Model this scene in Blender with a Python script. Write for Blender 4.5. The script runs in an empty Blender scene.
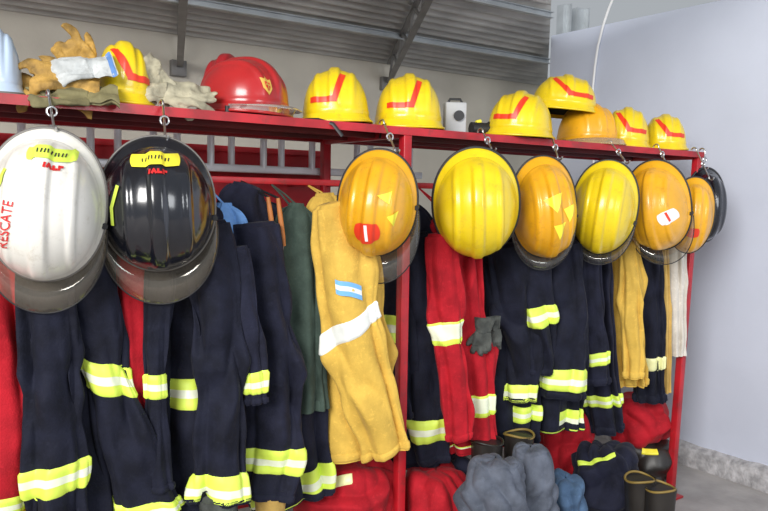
import bpy, bmesh, math, random
from mathutils import Vector, Matrix, noise
random.seed(7)
C = bpy.context.scene.collection
rad = math.radians
sin, cos, pi = math.sin, math.cos, math.pi
V3 = Vector
# ------------------------------------------------------------------ camera
F = 768.0
EYE = V3((0, -2.19, 1.45))
R3 = Matrix.Rotation(rad(-35), 3, 'Z') @ Matrix.Rotation(rad(90-4.5), 3, 'X') @ Matrix.Rotation(rad(1.2), 3, 'Z')
cam = bpy.data.cameras.new('camera'); cam.sensor_width = 36; cam.lens = 36.0; cam.clip_start = .05
camo = bpy.data.objects.new('camera', cam); C.objects.link(camo)
camo.matrix_world = Matrix.Translation(EYE) @ R3.to_4x4()
bpy.context.scene.camera = camo
def ray(x, y): return R3 @ V3(((x-384)/F, -(y-255.5)/F, -1))
def P(x, y, Y):
    d = ray(x, y); return EYE + d*((Y-EYE.y)/d.y)
def PX(x, y, X):
    d = ray(x, y); return EYE + d*((X-EYE.x)/d.x)
def scale_at(p): return -(R3.transposed() @ (p-EYE)).z / F      # metres per pixel there
def right_at(p):
    d = p-EYE; return V3((d.y, -d.x, 0)).normalized()
# ------------------------------------------------------------------ materials
MATS = {}
def mat(name, col, rough=.5, metal=0, coat=0, var=0, vscale=8, bump=0, bscale=60, spec=.5, col2=None, sheen=0, worn=None, wscale=26):
    m = bpy.data.materials.new(name); m.use_nodes = True
    nt = m.node_tree; b = nt.nodes['Principled BSDF']
    b.inputs['Base Color'].default_value = (*col, 1)
    b.inputs['Roughness'].default_value = rough
    b.inputs['Metallic'].default_value = metal
    b.inputs['Coat Weight'].default_value = coat
    b.inputs['Coat Roughness'].default_value = .12
    b.inputs['Specular IOR Level'].default_value = spec
    if sheen:
        b.inputs['Sheen Weight'].default_value = sheen; b.inputs['Sheen Roughness'].default_value = .4
    tc = nt.nodes.new('ShaderNodeTexCoord')
    if var or col2:
        n = nt.nodes.new('ShaderNodeTexNoise'); n.inputs['Scale'].default_value = vscale; n.inputs['Detail'].default_value = 5
        r = nt.nodes.new('ShaderNodeValToRGB')
        c2 = col2 or tuple(min(1, c*(1+var)) for c in col); c1 = col if col2 else tuple(c*(1-var) for c in col)
        r.color_ramp.elements[0].color = (*c1, 1); r.color_ramp.elements[1].color = (*c2, 1)
        r.color_ramp.elements[0].position = .35; r.color_ramp.elements[1].position = .65
        nt.links.new(tc.outputs['Object'], n.inputs['Vector']); nt.links.new(n.outputs['Fac'], r.inputs['Fac'])
        out = r.outputs['Color']
        if worn:
            n3 = nt.nodes.new('ShaderNodeTexNoise'); n3.inputs['Scale'].default_value = wscale; n3.inputs['Detail'].default_value = 8; n3.inputs['Roughness'].default_value = .75
            r3 = nt.nodes.new('ShaderNodeValToRGB'); r3.color_ramp.elements[0].position = .54; r3.color_ramp.elements[1].position = .70
            r3.color_ramp.elements[1].color = (.7, .7, .7, 1)
            mx = nt.nodes.new('ShaderNodeMixRGB'); mx.inputs[2].default_value = (*worn, 1)
            nt.links.new(tc.outputs['Object'], n3.inputs['Vector']); nt.links.new(n3.outputs['Fac'], r3.inputs['Fac'])
            nt.links.new(r3.outputs['Color'], mx.inputs[0]); nt.links.new(out, mx.inputs[1]); out = mx.outputs[0]
        nt.links.new(out, b.inputs['Base Color'])
    if bump:
        n2 = nt.nodes.new('ShaderNodeTexNoise'); n2.inputs['Scale'].default_value = bscale; n2.inputs['Detail'].default_value = 4
        bp = nt.nodes.new('ShaderNodeBump'); bp.inputs['Strength'].default_value = bump; bp.inputs['Distance'].default_value = .01
        nt.links.new(tc.outputs['Object'], n2.inputs['Vector']); nt.links.new(n2.outputs['Fac'], bp.inputs['Height'])
        nt.links.new(bp.outputs['Normal'], b.inputs['Normal'])
    MATS[name] = m; return m
def cloth(name, col, var=.25): return mat(name, col, .8, var=var, vscale=14, bump=.22, bscale=190, spec=.22, sheen=.05, worn=tuple(c*1.45+.004 for c in col), wscale=60)
def visor_mat(name, tint, g0, g1=.32, gr=.10, haze=0, hcol=(.72, .66, .55)):
    m = bpy.data.materials.new(name); m.use_nodes = True
    nt = m.node_tree; nt.nodes.clear()
    o = nt.nodes.new('ShaderNodeOutputMaterial'); tr = nt.nodes.new('ShaderNodeBsdfTransparent'); tr.inputs[0].default_value = (*tint, 1)
    df = nt.nodes.new('ShaderNodeBsdfDiffuse'); df.inputs[0].default_value = (*hcol, 1)
    m0 = nt.nodes.new('ShaderNodeMixShader'); m0.inputs[0].default_value = haze
    nt.links.new(tr.outputs[0], m0.inputs[1]); nt.links.new(df.outputs[0], m0.inputs[2])
    g = nt.nodes.new('ShaderNodeBsdfAnisotropic'); g.inputs['Color'].default_value = (.97, .94, .88, 1); g.inputs['Roughness'].default_value = gr
    lw = nt.nodes.new('ShaderNodeLayerWeight'); lw.inputs['Blend'].default_value = .3
    mr = nt.nodes.new('ShaderNodeMapRange'); mr.inputs['To Min'].default_value = g0; mr.inputs['To Max'].default_value = g1
    mx = nt.nodes.new('ShaderNodeMixShader')
    nt.links.new(lw.outputs['Fresnel'], mr.inputs['Value']); nt.links.new(mr.outputs[0], mx.inputs[0])
    nt.links.new(m0.outputs[0], mx.inputs[1]); nt.links.new(g.outputs[0], mx.inputs[2]); nt.links.new(mx.outputs[0], o.inputs[0])
    return m
YEL = mat('yellow_shell', (.82, .60, .010), .32, coat=.3, var=.08, worn=(.56, .38, .03))
ORA = mat('orange_yellow_shell', (.80, .39, .012), .34, coat=.3, var=.12, worn=(.48, .22, .02))
WHT = mat('white_shell', (.78, .76, .70), .34, coat=.35, var=.05, worn=(.54, .50, .42))
BLK = mat('black_shell', (.006, .007, .012), .22, coat=.8, worn=(.02, .02, .025), var=.2)
REDS = mat('red_shell', (.42, .018, .02), .28, coat=.5, var=.12, worn=(.26, .015, .015))
DRED = mat('dark_red_shell', (.34, .012, .018), .33, coat=.4)
PBLUE = mat('pale_blue_shell', (.5, .62, .78), .3, coat=.4)
RUB = mat('dark_rubber', (.015, .015, .017), .5)
GREYR = mat('grey_rubber', (.16, .15, .14), .5)
RED = mat('red_paint', (.42, .010, .018), .42, coat=.15, var=.25, vscale=9, worn=(.16, .03, .025))
BRED = mat('bright_red_panel', (.50, .012, .022), .45, var=.2, vscale=5)
DKRED = mat('dark_red_paint', (.14, .007, .010), .6, var=.35, vscale=5)
CHROME = mat('bright_steel', (.6, .6, .6), .3, metal=1)
ALU = mat('aluminium', (.85, .88, .92), .35, metal=.1, var=.05)
NAVY = cloth('navy_cloth', (.0078, .009, .0195), .35)
NAVY2 = cloth('faded_navy_cloth', (.011, .0122, .026), .35)
REDC = cloth('red_cloth', (.38, .009, .018), .2)
TAN = cloth('tan_cloth', (.64, .41, .075), .12)
TAN2 = cloth('dusty_tan_cloth', (.54, .35, .10), .12)
OFFW = cloth('off_white_cloth', (.62, .58, .52), .1)
LBLUE = cloth('light_blue_cloth', (.15, .32, .66), .15)
GREEN = cloth('dark_green_cloth', (.045, .068, .055), .2)
GREYC = cloth('grey_cloth', (.095, .108, .14), .3)
JEAN = cloth('blue_denim', (.085, .15, .26), .2)
LIME = mat('lime_reflective', (.70, .88, .10), .5, var=.06)
SILV = mat('silver_reflective', (.82, .87, .66), .35, var=.05, vscale=30)
SILVW = mat('white_reflective', (.84, .86, .82), .35, var=.05, vscale=30)
YSILV = mat('cream_reflective', (.88, .88, .45), .4, var=.06, vscale=30)
GLOVEY = mat('yellow_leather', (.36, .21, .045), .75, var=.5, vscale=22, bump=.6, bscale=40, worn=(.14, .09, .03))
GLOVEW = mat('pale_leather', (.44, .46, .46), .8, var=.2, vscale=20, bump=.5, bscale=40, worn=(.25, .25, .24))
GLOVEG = mat('grey_beige_leather', (.38, .35, .25), .8, var=.3, vscale=18, bump=.5, bscale=40, worn=(.20, .18, .12))
GLOVEO = mat('olive_leather', (.17, .15, .07), .8, var=.3, vscale=18, bump=.5, bscale=40)
GLOVED = mat('dark_work_fabric', (.055, .06, .055), .85, var=.4, vscale=18, bump=.4)
BLUET = mat('blue_trim', (.10, .22, .5), .7)
DECR = mat('red_decal', (.62, .02, .02), .4)
DECO = mat('orange_red_decal', (.76, .045, .015), .4)
DECY = mat('yellow_decal', (.90, .80, .05), .45)
DECW = mat('white_decal', (.85, .85, .85), .4)
GREYB = mat('light_grey_plastic', (.45, .46, .47), .45, var=.08)
DECK = mat('dark_decal', (.03, .03, .03), .5)
DECB = mat('sky_blue_decal', (.18, .45, .80), .5)
GOLD = mat('gold_decal', (.65, .42, .08), .4)
BOOT = mat('boot_rubber', (.018, .015, .013), .4, var=.3)
BOOTY = mat('boot_tan_rim', (.24, .16, .035), .5, var=.2)
WOOD = mat('orange_handle', (.48, .17, .045), .5, var=.2)
AMBER = visor_mat('smoked_amber_visor', (.92, .84, .70), .08, .36, haze=.10, hcol=(.62, .54, .42))
GREYV = visor_mat('grey_visor', (.90, .88, .82), .08, .36, haze=.08, hcol=(.60, .58, .52))
CLEAR = visor_mat('clear_visor', (.94, .94, .92), .30, .6, haze=.25, hcol=(.8, .8, .78))
BEIGEV = visor_mat('beige_visor', (.88, .76, .52), .20, .4, haze=.35, hcol=(.72, .58, .34))
# ------------------------------------------------------------------ mesh helper
class MB:
    def __init__(s): s.v = []; s.f = []; s.m = []
    def add(s, V, Fc, mi=0):
        n = len(s.v); s.v += [V3(v) for v in V]
        s.f += [[i+n for i in f] for f in Fc]
        s.m += (mi if isinstance(mi, list) else [mi]*len(Fc)); return s
    def box(s, c, sz, M=None, mi=0):
        c = V3(c); M = M or Matrix.Identity(3); V = []
        for z in (-.5, .5):
            for y in (-.5, .5):
                for x in (-.5, .5): V.append(c + M @ V3((x*sz[0], y*sz[1], z*sz[2])))
        return s.add(V, [(0, 2, 3, 1), (4, 5, 7, 6), (0, 1, 5, 4), (2, 6, 7, 3), (0, 4, 6, 2), (1, 3, 7, 5)], mi)
    def bar(s, p0, p1, w, h, mi=0):
        p0 = V3(p0); p1 = V3(p1); d = (p1-p0); L = d.length; d.normalize()
        up = V3((0, 0, 1)) if abs(d.z) < .9 else V3((0, 1, 0))
        x = d.cross(up).normalized(); u = x.cross(d)
        M = Matrix((x, d, u)).transposed()
        return s.box((p0+p1)/2, (w, L, h), M, mi)
    def tube(s, pts, r, n=8, closed=False, mi=0, caps=True, flat=1.0):
        pts = [V3(p) for p in pts]; k = len(pts); rs = r if isinstance(r, (list, tuple)) else [r]*k
        V = []; Fc = []; nrm = None
        for i, p in enumerate(pts):
            a = pts[(i-1) % k] if (closed or i > 0) else p; b = pts[(i+1) % k] if (closed or i < k-1) else p
            t = (b-a).normalized()
            if nrm is None:
                nrm = t.orthogonal().normalized()
            nrm = (nrm - t*nrm.dot(t)).normalized(); bn = t.cross(nrm)
            for j in range(n):
                th = 2*pi*j/n; V.append(p + (nrm*cos(th) + bn*sin(th)*flat)*rs[i])
        for i in range(k if closed else k-1):
            for j in range(n):
                i2 = (i+1) % k; j2 = (j+1) % n
                Fc.append((i*n+j, i*n+j2, i2*n+j2, i2*n+j))
        if caps and not closed:
            Fc.append(tuple(range(n))[::-1]); Fc.append(tuple((k-1)*n+j for j in range(n)))
        return s.add(V, Fc, mi)
    def grid(s, f, nu, nv, cu=False, mi=0):
        V = [f(i/nu, j/nv) for j in range(nv+1) for i in range(nu if cu else nu+1)]
        w = nu if cu else nu+1; Fc = []; ms = []
        for j in range(nv):
            for i in range(nu):
                i2 = (i+1) % w
                Fc.append((j*w+i, j*w+i2, (j+1)*w+i2, (j+1)*w+i)); ms.append(mi(i, j) if callable(mi) else mi)
        return s.add(V, Fc, ms)
    def build(s, name, mats, parent=None, org=(0, 0, 0), sharp=50, bevel=0):
        me = bpy.data.meshes.new(name); org = V3(org)
        me.from_pydata([tuple(v-org) for v in s.v], [], s.f)
        mats = mats if isinstance(mats, (list, tuple)) else [mats]
        for m in mats: me.materials.append(m)
        me.polygons.foreach_set('material_index', s.m)
        bm = bmesh.new(); bm.from_mesh(me); bmesh.ops.recalc_face_normals(bm, faces=bm.faces)
        if bevel: bmesh.ops.bevel(bm, geom=bm.edges[:], offset=bevel, segments=2, affect='EDGES', profile=.5)
        bm.to_mesh(me); bm.free()
        me.shade_smooth(); me.set_sharp_from_angle(angle=rad(sharp))
        o = bpy.data.objects.new(name, me); C.objects.link(o)
        if parent: o.parent = parent
        return o
def tag(o, label, cat, group=None):
    o['label'] = label; o['category'] = cat
    if group: o['group'] = group
    return o
def thing(name, label, cat, loc=(0, 0, 0), group=None, M=None):
    o = bpy.data.objects.new(name, None); C.objects.link(o); o.empty_display_size = .05
    o.matrix_world = Matrix.Translation(V3(loc)) @ (M.to_4x4() if M else Matrix.Identity(4))
    return tag(o, label, cat, group)
def struct(o): o['kind'] = 'structure'; return o
# ------------------------------------------------------------------ setting
XW = 3.8
m_wallr = mat('painted_partition', (.63, .67, .79), .8, var=.03, vscale=2.5, bump=.12, bscale=25)
m_wallb = mat('beige_render', (.58, .545, .47), .9, var=.10, vscale=2, bump=.2, bscale=20)
m_floor = mat('concrete', (.36, .34, .33), .85, var=.15, vscale=5, bump=.3, bscale=40)
m_kerb = mat('rough_cement', (.40, .39, .40), .95, var=.3, vscale=22, bump=.9, bscale=45)
m_roof = mat('galvanised_roof', (.50, .49, .46), .6, metal=.1, var=.2, vscale=3)
m_steel = mat('grey_steel', (.20, .195, .19), .5, metal=.2, var=.15)
m_galv = mat('galvanised_frame', (.50, .53, .55), .4, metal=.4, var=.1)
ZB = 2.38
struct(MB().box((2, -1.2, -.05), (12, 7, .1)).build('floor', m_floor))
struct(MB().box((.9, 2.29, ZB/2), (8.2, .18, ZB)).build('wall_back', m_wallb))
struct(MB().box((XW+.075, -1.55, 1.255), (.15, 5.88, 2.51)).build('wall_right', m_wallr, bevel=.006))
def kerb(u, v):
    y = -4 + 5.35*u; prof = [(0, 0.0), (-.055, 0.0), (-.05, .085), (-.03, .105), (0, .115)]
    a = prof[round(v*4)]; n = noise.noise(V3((y*9, v*3, 1)))*.012
    return V3((XW+a[0]-(n if 0 < v < 1 else 0), y, max(0, a[1]+(n if v > .3 else 0))))
struct(MB().grid(kerb, 160, 4).build('baseboard_right', m_kerb, sharp=80))
SL = .15
def zroof(y): return ZB-.02 + SL*(2.22-y)
def xroof(y): return 3.22 + max(0, y-.85)*1.05
def roof(u, v):
    y = 2.36 - 3.0*v; return V3((-3.5+(3.5+xroof(y))*u, y, zroof(y) + .020*sin(y*2*pi/.085)))
struct(MB().grid(roof, 2, 440).build('ceiling', m_roof, sharp=75))
n_trim = [0]
def trim(mb, m=m_steel, bevel=0):
    n_trim[0] += 1; return struct(mb.build('trim_%d' % n_trim[0], m, bevel=bevel))
for y in (1.66, 1.0):
    mb = MB(); z = zroof(y)-.036; xr = xroof(y); L = xr+3.4; cx = (xr-3.4)/2
    mb.box((cx, y, z), (L, .008, .03)); mb.box((cx, y-.012, z+.015), (L, .028, .005)); mb.box((cx, y-.012, z-.015), (L, .028, .005)); trim(mb, m_galv)
# sloping roof trusses running towards the back wall: bottom chord plus web members up to the sheeting
for (a, b) in ((P(184, -14, .70), P(180, 66, 2.15)), (P(436, -14, .70), P(389, 82, 2.15))):
    mb = MB(); mb.bar(a, b, .036, .010); mb.bar(a+V3((.014, 0, .018)), b+V3((.014, 0, .018)), .008, .04)
    for k in range(5):
        q = a.lerp(b, k/4); q2 = a.lerp(b, min(1, k/4+.14)); zt2 = zroof(q2.y)-.022
        if k < 4: mb.bar(q, V3((q2.x, q2.y, zt2)), .014, .014); mb.bar(V3((q2.x, q2.y, zt2)), a.lerp(b, (k+1)/4), .014, .014)
    ta, tb = V3((a.x, a.y, zroof(a.y)-.030)), V3((b.x, b.y, zroof(b.y)-.030)); mb.bar(ta, tb, .032, .012)
    trim(mb)
    trim(MB().box((b.x, 2.18, b.z-.01), (.09, .04, .09)), bevel=.004)
for px, w in ((562, .04), (578, .09)):
    p = P(px, 15, 1.62); mb = MB(); mb.box((p.x, 1.62, 1.4), (w, .06, 2.8)); mb.box((p.x+w*.4, 1.60, 1.4), (.012, .10, 2.8)); trim(mb, m_galv)
# white cable down the partition
cab0 = [(616, -8), (609, 8), (603, 26), (598, 46), (595, 66), (593, 86), (593, 110), (594, 200)]
cab = [PX(x, y, XW-.012) for x, y in cab0]
tag(MB().tube(cab, .008, 8).build('wall_cable', DECW), 'thin white curving cable running down the pale blue wall behind the shelf end', 'cable')
# ------------------------------------------------------------------ rack
ZT = 1.685; RD = .55
UP = [(-.10, -.10), (1.615, 1.625), (3.36, 3.28)]
rk = thing('storage_rack', 'red painted steel shelf rack carrying all the fire helmets and coats', 'rack', (1.6, .27, 0))
O = rk.location
for ut, ub in UP:
    for y in (0, RD):
        MB().bar((ub, y, 0), (ut, y, ZT-.02), .034, .034).build('post', RED, rk, O, bevel=.003)
        MB().box((ub, y, .006), (.09, .09, .012)).build('foot_plate', RED, rk, O, bevel=.002)
mb = MB(); mb.box((1.63, -.018, ZT-.012), (3.52, .005, .025)); mb.box((1.63, 0, ZT), (3.52, .04, .005)); mb.build('front_rail', RED, rk, O)
mb = MB(); mb.box((1.63, RD+.018, ZT-.012), (3.52, .005, .025)); mb.box((1.63, RD, ZT), (3.52, .04, .005)); mb.build('back_rail', RED, rk, O)
for ut in (-.10, 1.615, 3.36):
    MB().box((ut, RD/2, ZT-.018), (.03, RD, .03)).build('end_rail', RED, rk, O, bevel=.002)
for y in (.18, .37):
    MB().box((1.62, y, ZT-.016), (3.45, .024, .022)).build('shelf_bearer', DKRED, rk, O, bevel=.002)
MB().box((1.62, RD/2, ZT-.001), (3.48, RD-.04, .004)).build('shelf_deck', DKRED, rk, O)
YR = .21
zr = P(300, 182, YR).z
MB().box((1.62, YR, zr), (3.5, .020, .022)).build('coat_rail', RED, rk, O, bevel=.002)
for ut in (-.10, 1.62, 3.34):
    MB().box((ut, RD/2, zr), (.020, RD, .020)).build('coat_rail_bracket', RED, rk, O, bevel=.002)
MB().box((1.62, RD, .22), (3.5, .03, .035)).build('back_cross_rail', RED, rk, O, bevel=.002)
z1 = P(260, 148, .80).z; z0 = P(260, 250, .80).z
mb = MB(); mb.box((.80, .80, (z0+z1)/2), (1.95, .02, z1-z0))
for z in (z1-.012, z1-.09, z0+.02): mb.box((.80, .785, z), (1.95, .02, .024))
mb.build('back_panel', BRED, rk, O, bevel=.002)
for u in (0.0, 1.58):
    MB().bar((u, RD, z0+.05), (u, .80, z0+.05), .025, .025).build('bracket', RED, rk, O)
    MB().bar((u, RD, zr), (u, .80, zr), .022, .022).build('bracket', RED, rk, O)
za = P(260, 136, .70).z; zb = P(260, 170, .70).z
for k, (yy, off, lb) in enumerate(((.60, 0, 'aluminium ladder lying on edge behind the rack, nearest the helmets'), (.66, .11, 'second aluminium ladder nested behind the first one at the back of the rack'))):
    ld = thing('ladder', lb, 'ladder', (.95, yy, zb), 'ladders behind the rack')
    for z in (za, zb): MB().box((.95, yy, z), (2.4, .024, .028)).build('rail', ALU, ld, ld.location, bevel=.003)
    for i in range(11):
        x = -.18+off+.22*i
        MB().tube([(x, yy, zb), (x, yy, za)], .0135, 10).build('rung', ALU, ld, ld.location)
# ------------------------------------------------------------------ soft goods
def crom(c, t):
    n = len(c)-1; t = max(0, min(1, t))*n; i = min(int(t), n-1); u = t-i
    a = c[max(0, i-1)]; b = c[i]; d = c[i+1]; e = c[min(n, i+2)]
    return [.5*((2*b[k]) + (-a[k]+d[k])*u + (2*a[k]-5*b[k]+4*d[k]-e[k])*u*u + (-a[k]+3*b[k]-3*d[k]+e[k])*u**3) for k in range(len(b))]
def sm(x): return math.sqrt(x*x+.004)
def tri(x): return math.asin(.985*sin(x))*.64
class Tube:
    """draped cloth tube through (px, py, half width px[, extra Y])"""
    def __init__(s, px, Y, thick=.55, seed=0, wr=1.0, elbow=0, nf=7):
        s.c = []; s.sd = seed*3.7; s.wr = wr; s.elbow = elbow; s.nf = nf
        for q in px:
            p = P(q[0], q[1], Y+(q[3] if len(q) > 3 else 0)); a = q[2]*scale_at(p)
            s.c.append([p.x, p.y, p.z, a, max(a*thick, .016), q[1]])
        mid = V3(s.c[len(s.c)//2][:3]); s.e1 = right_at(mid)
        s.N = 160; s.tab = [crom(s.c, i/s.N) for i in range(s.N+1)]
        s.top = V3(s.c[0][:3]); s.bot = V3(s.c[-1][:3])
        s.cr = [random.uniform(-1, 1) for _ in range(6)]
    def at(s, t):
        x = max(0, min(1, t))*s.N; i = min(int(x), s.N-1); u = x-i
        return [p*(1-u)+q*u for p, q in zip(s.tab[i], s.tab[i+1])]
    def t_of(s, y):
        return min(range(s.N+1), key=lambda i: abs(s.tab[i][5]-y))/s.N
    def S(s, th, t, off=0, tilt=0):
        t = t + tilt*cos(th)
        A = s.at(t); p = V3(A[:3]); B = s.at(min(1, t+.03)); D = s.at(max(0, t-.03))
        tan = (V3(B[:3])-V3(D[:3])).normalized()
        ex = (s.e1 - tan*s.e1.dot(tan)).normalized(); ey = tan.cross(ex)
        c, q = cos(th), sin(th); a, b = A[3], A[4]
        pw = .66; cc = math.copysign(abs(c)**pw, c); qq = math.copysign(abs(q)**.85, q)
        lean = s.cr[0]*.4; k0 = max(-1.0, min(1.0, cc)); tent = 1-abs(k0-lean)/(1+abs(lean))
        qq = qq*(.5+.8*tent)
        pos = p + ex*a*cc + ey*b*qq
        n = (ex*c*b + ey*q*a); n = n.normalized()
        sd = s.sd; z = pos.z; tt = max(0, min(1, t)); nz = noise.noise
        amp = min(a*.50, .050)*(.35+.65*tt)*s.wr
        m1 = .25+1.6*abs(nz(V3((c*1.2+sd, q*1.2, tt*1.4))))
        ph = 1.7*nz(V3((sd, 3.1, tt*1.6))) + .3*nz(V3((sd, 8.1, z*4)))
        w = amp*m1*(sm(sin(s.nf*.5*th+ph+sd))-.62)
        # sharp drag folds running down and across from the shoulder
        g = nz(V3((c*.9, q*.9+sd, z*2.6))); a2 = min(a*.26, .020)*s.wr*min(1, .4+2*tt)
        w1 = 2.2*nz(V3((c, q, z*3+sd)))
        w += a2*max(0, g*2.2)*tri(3.2*c+z*19+sd+w1)
        w += a2*max(0, -g*2.2)*tri(-3.2*c+z*17+sd-w1)
        w += .010*s.wr*nz(V3((pos.x*5+sd, pos.y*5, z*2.5)))
        if s.elbow:
            w += a2*.5*tri(z*30+2.6*c+1.0*sin(2*th+sd)+3.0*nz(V3((c+sd, q, z*5))))*math.exp(-((tt-s.elbow)/.12)**2)
        return pos + n*(w + off)
    def shell(s, name, m, parent, org, nth=110, nt=140, cap0=True, cap1=True):
        mb = MB(); mb.grid(lambda u, v: s.S(2*pi*u, v), nth, nt, cu=True)
        for t, on in ((0, cap0), (1, cap1)):
            if not on: continue
            A = s.at(t); c = V3(A[:3]); base = [s.S(2*pi*i/nth, t) for i in range(nth)]
            inw = V3((0, 0, .035)) if t == 1 else V3((0, 0, .01))
            rings = [base, [b.lerp(c, .12) for b in base], [b.lerp(c, .2)+inw for b in base]]
            V = sum(rings, []) + [c+inw]
            Fc = [(r*nth+i, r*nth+(i+1) % nth, (r+1)*nth+(i+1) % nth, (r+1)*nth+i) for r in range(2) for i in range(nth)]
            Fc += [(2*nth+i, 2*nth+(i+1) % nth, 3*nth) for i in range(nth)]
            mb.add(V, Fc)
        return mb.build(name, m, parent, org, sharp=75)
    def band(s, name, y, hpx, mats, parent, org, th0=0, th1=2*pi, off=.006, tilt=0, nt=8, rows=(0, 0, 0, 1, 1, 0, 0, 0)):
        t0 = s.t_of(y-hpx/2); t1 = s.t_of(y+hpx/2)
        if t1-t0 < .02: t1 = t0+.03
        full = abs(th1-th0-2*pi) < 1e-4; nth = 110 if full else 14
        def f(u, v):
            o = off if 0 < v < 1 and (full or 0 < u < 1) else -.003
            return s.S(th0+(th1-th0)*u, t0+(t1-t0)*v, o, tilt)
        return MB().grid(f, nth, nt, cu=full, mi=lambda i, j: rows[j] if len(mats) > 1 else 0).build(name, mats, parent, org, sharp=80)
BANDN = [LIME, SILV]
seedc = [1]
def jacket(label, Y, body, m, sleeves=(), bands=(), thick=.40, flap=True, pocket=True, collar=None, group='coats hanging from the rack', name='fire_jacket', cat='jacket', bm=BANDN, loop=True, wr=1.05, rows=(0, 0, 0, 1, 1, 0, 0, 0), nf=9, edge=None):
    seedc[0] += 1
    T = Tube(body, Y, thick, seedc[0], wr, nf=nf); r = thing(name, label, cat, T.bot, group); O = r.location
    b = T.shell('body', m, r, O)
    for y, h, *rest in bands:
        T.band('reflective_band', y, h, bm, b, O, tilt=(rest[0] if rest else 0), rows=rows)
    ys = [q[1] for q in body]; L = ys[-1]-ys[0]
    f0, f1 = edge or (80, 104)
    if name == 'fire_jacket':
        T.band('hem', ys[-1]-5, 8, [m], b, O, off=.007, nt=5)
    if flap: T.band('front_flap', ys[0]+L*.58, L*.82, [m], r, O, th0=rad(f0), th1=rad(f1), off=.018, nt=70)
    if pocket: T.band('pocket', ys[0]+L*.74, L*.17, [m], r, O, th0=rad(112), th1=rad(150), off=.016, nt=16)
    if collar:
        c = Tube(collar, Y-.01, .7, seedc[0]+40, .5); c.shell('collar', m, r, O, nt=14)
    for sl in sleeves:
        st = Tube(sl['p'], Y+sl.get('dy', -.07), sl.get('th', .44), seedc[0]+70+len(sl['p'])+int(sl['p'][0][0]), wr, elbow=.45, nf=5)
        so = st.shell('sleeve', sl.get('m', m), r, O, nth=90, nt=120)
        e = sl['p'][-1]
        if e[1] < 511: st.band('cuff_hem', e[1]-4, 7, [m], so, O, off=.006, nt=5)
        for y, h, *rest in sl.get('b', ()):
            st.band('reflective_band', y, h, sl.get('bm', bm), so, O, tilt=(rest[0] if rest else 0), rows=rows)
        if 'cuff' in sl:
            ct = Tube([(e[0], e[1]-4, e[2]*.72), (e[0]+1, e[1]+8, e[2]*.7), (e[0]+1, e[1]+sl['cuff'][0], e[2]*.6)], Y+sl.get('dy', -.07), .75, 5, .4)
            ct.shell('cuff', sl['cuff'][1], so, O, nth=24, nt=10)
        if 'flag' in sl:
            fx, fy, fw, fh = sl['flag']; t0 = st.t_of(fy-fh/2); t1 = st.t_of(fy+fh/2)
            def ff(u, v): return st.S(rad(98-32*u), t0+(t1-t0)*v, .006, .05)
            MB().grid(ff, 12, 9, mi=lambda i, j: 1 if 3 <= j < 6 else 0).build('flag_patch', [DECB, DECW], so, O, sharp=80)['label'] = 'sky blue and white striped flag patch'
            cc = st.S(rad(82), (t0+t1)/2, .009, .05); nn = (EYE-cc).normalized(); e1 = right_at(cc); e2 = nn.cross(e1)
            MB().add([cc]+[cc+(e1*cos(k*pi/6)+e2*sin(k*pi/6))*.004 for k in range(12)], [(0, 1+k, 1+(k+1) % 12) for k in range(12)]).build('flag_sun', GOLD, so, O)
    if loop:
        tp = T.top; zt = zr-.010; dy = YR
        MB().tube([tp+V3((-.015, 0, -.01)), V3((tp.x-.008, (tp.y+dy)/2, (tp.z+zt)/2)), V3((tp.x, dy, zt)), V3((tp.x+.008, (tp.y+dy)/2, (tp.z+zt)/2)), tp+V3((.015, 0, -.01))], .0035, 6).build('hanging_loop', m, r, O)
    return r
jacket('bright red coat cut by the left edge of the photo, lime hem band', .0, [(-18, 205, 10), (-14, 240, 24), (-4, 320, 30), (3, 420, 30), (5, 530, 32)], REDC, bands=[(503, 22)], flap=False, pocket=False)
jacket('dark navy coat hanging below the white helmet', .06, [(64, 205, 10), (70, 222, 42), (78, 290, 50), (86, 400, 50), (96, 540, 62)], NAVY,
       sleeves=[dict(p=[(42, 224, 25), (45, 310, 27), (51, 400, 28), (57, 470, 29), (59, 540, 29)], b=[(478, 32, -.01)], dy=-.13),
                dict(p=[(86, 222, 28), (94, 300, 26), (109, 380, 21), (128, 450, 27), (150, 518, 33)], b=[(378, 34, .035), (505, 16, .04)], dy=-.11)])
jacket('plain red jacket squeezed between two navy coats, without bands', -.02, [(130, 205, 10), (132, 240, 20), (136, 320, 20), (140, 400, 18), (141, 460, 15)], REDC, flap=False, pocket=False, name='jacket', thick=.55)
jacket('navy coat under the black helmet with lime chest band and front flap', .02, [(180, 205, 10), (184, 222, 34), (187, 280, 34), (189, 390, 34), (194, 540, 44)], NAVY, bands=[(390, 30)], edge=(112, 134), thick=.5,
       sleeves=[dict(p=[(204, 226, 25), (214, 290, 27), (220, 380, 23), (219, 465, 26), (218, 502, 26)], b=[(486, 30)], cuff=(9, GLOVED), dy=-.13),
                dict(p=[(162, 236, 14), (158, 310, 13), (155, 387, 10), (156, 450, 11), (160, 490, 12)], b=[(386, 28)], dy=-.10)])
jacket('navy coat with raised collar and drooping sleeve, beside the tan jacket', .10, [(250, 204, 14), (252, 218, 34), (260, 290, 40), (275, 400, 46), (293, 500, 38)], NAVY2, bands=[(486, 28, -.02)],
       sleeves=[dict(p=[(252, 226, 25), (260, 300, 30), (271, 380, 28), (275, 455, 25), (270, 498, 22)], b=[(458, 29)], cuff=(22, TAN2), dy=-.13),
                dict(p=[(238, 250, 11), (246, 310, 12), (254, 375, 9), (256, 404, 9)], b=[(382, 24)], dy=-.23)],
       collar=[(247, 188, 17), (243, 204, 26), (246, 228, 28)])
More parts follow.
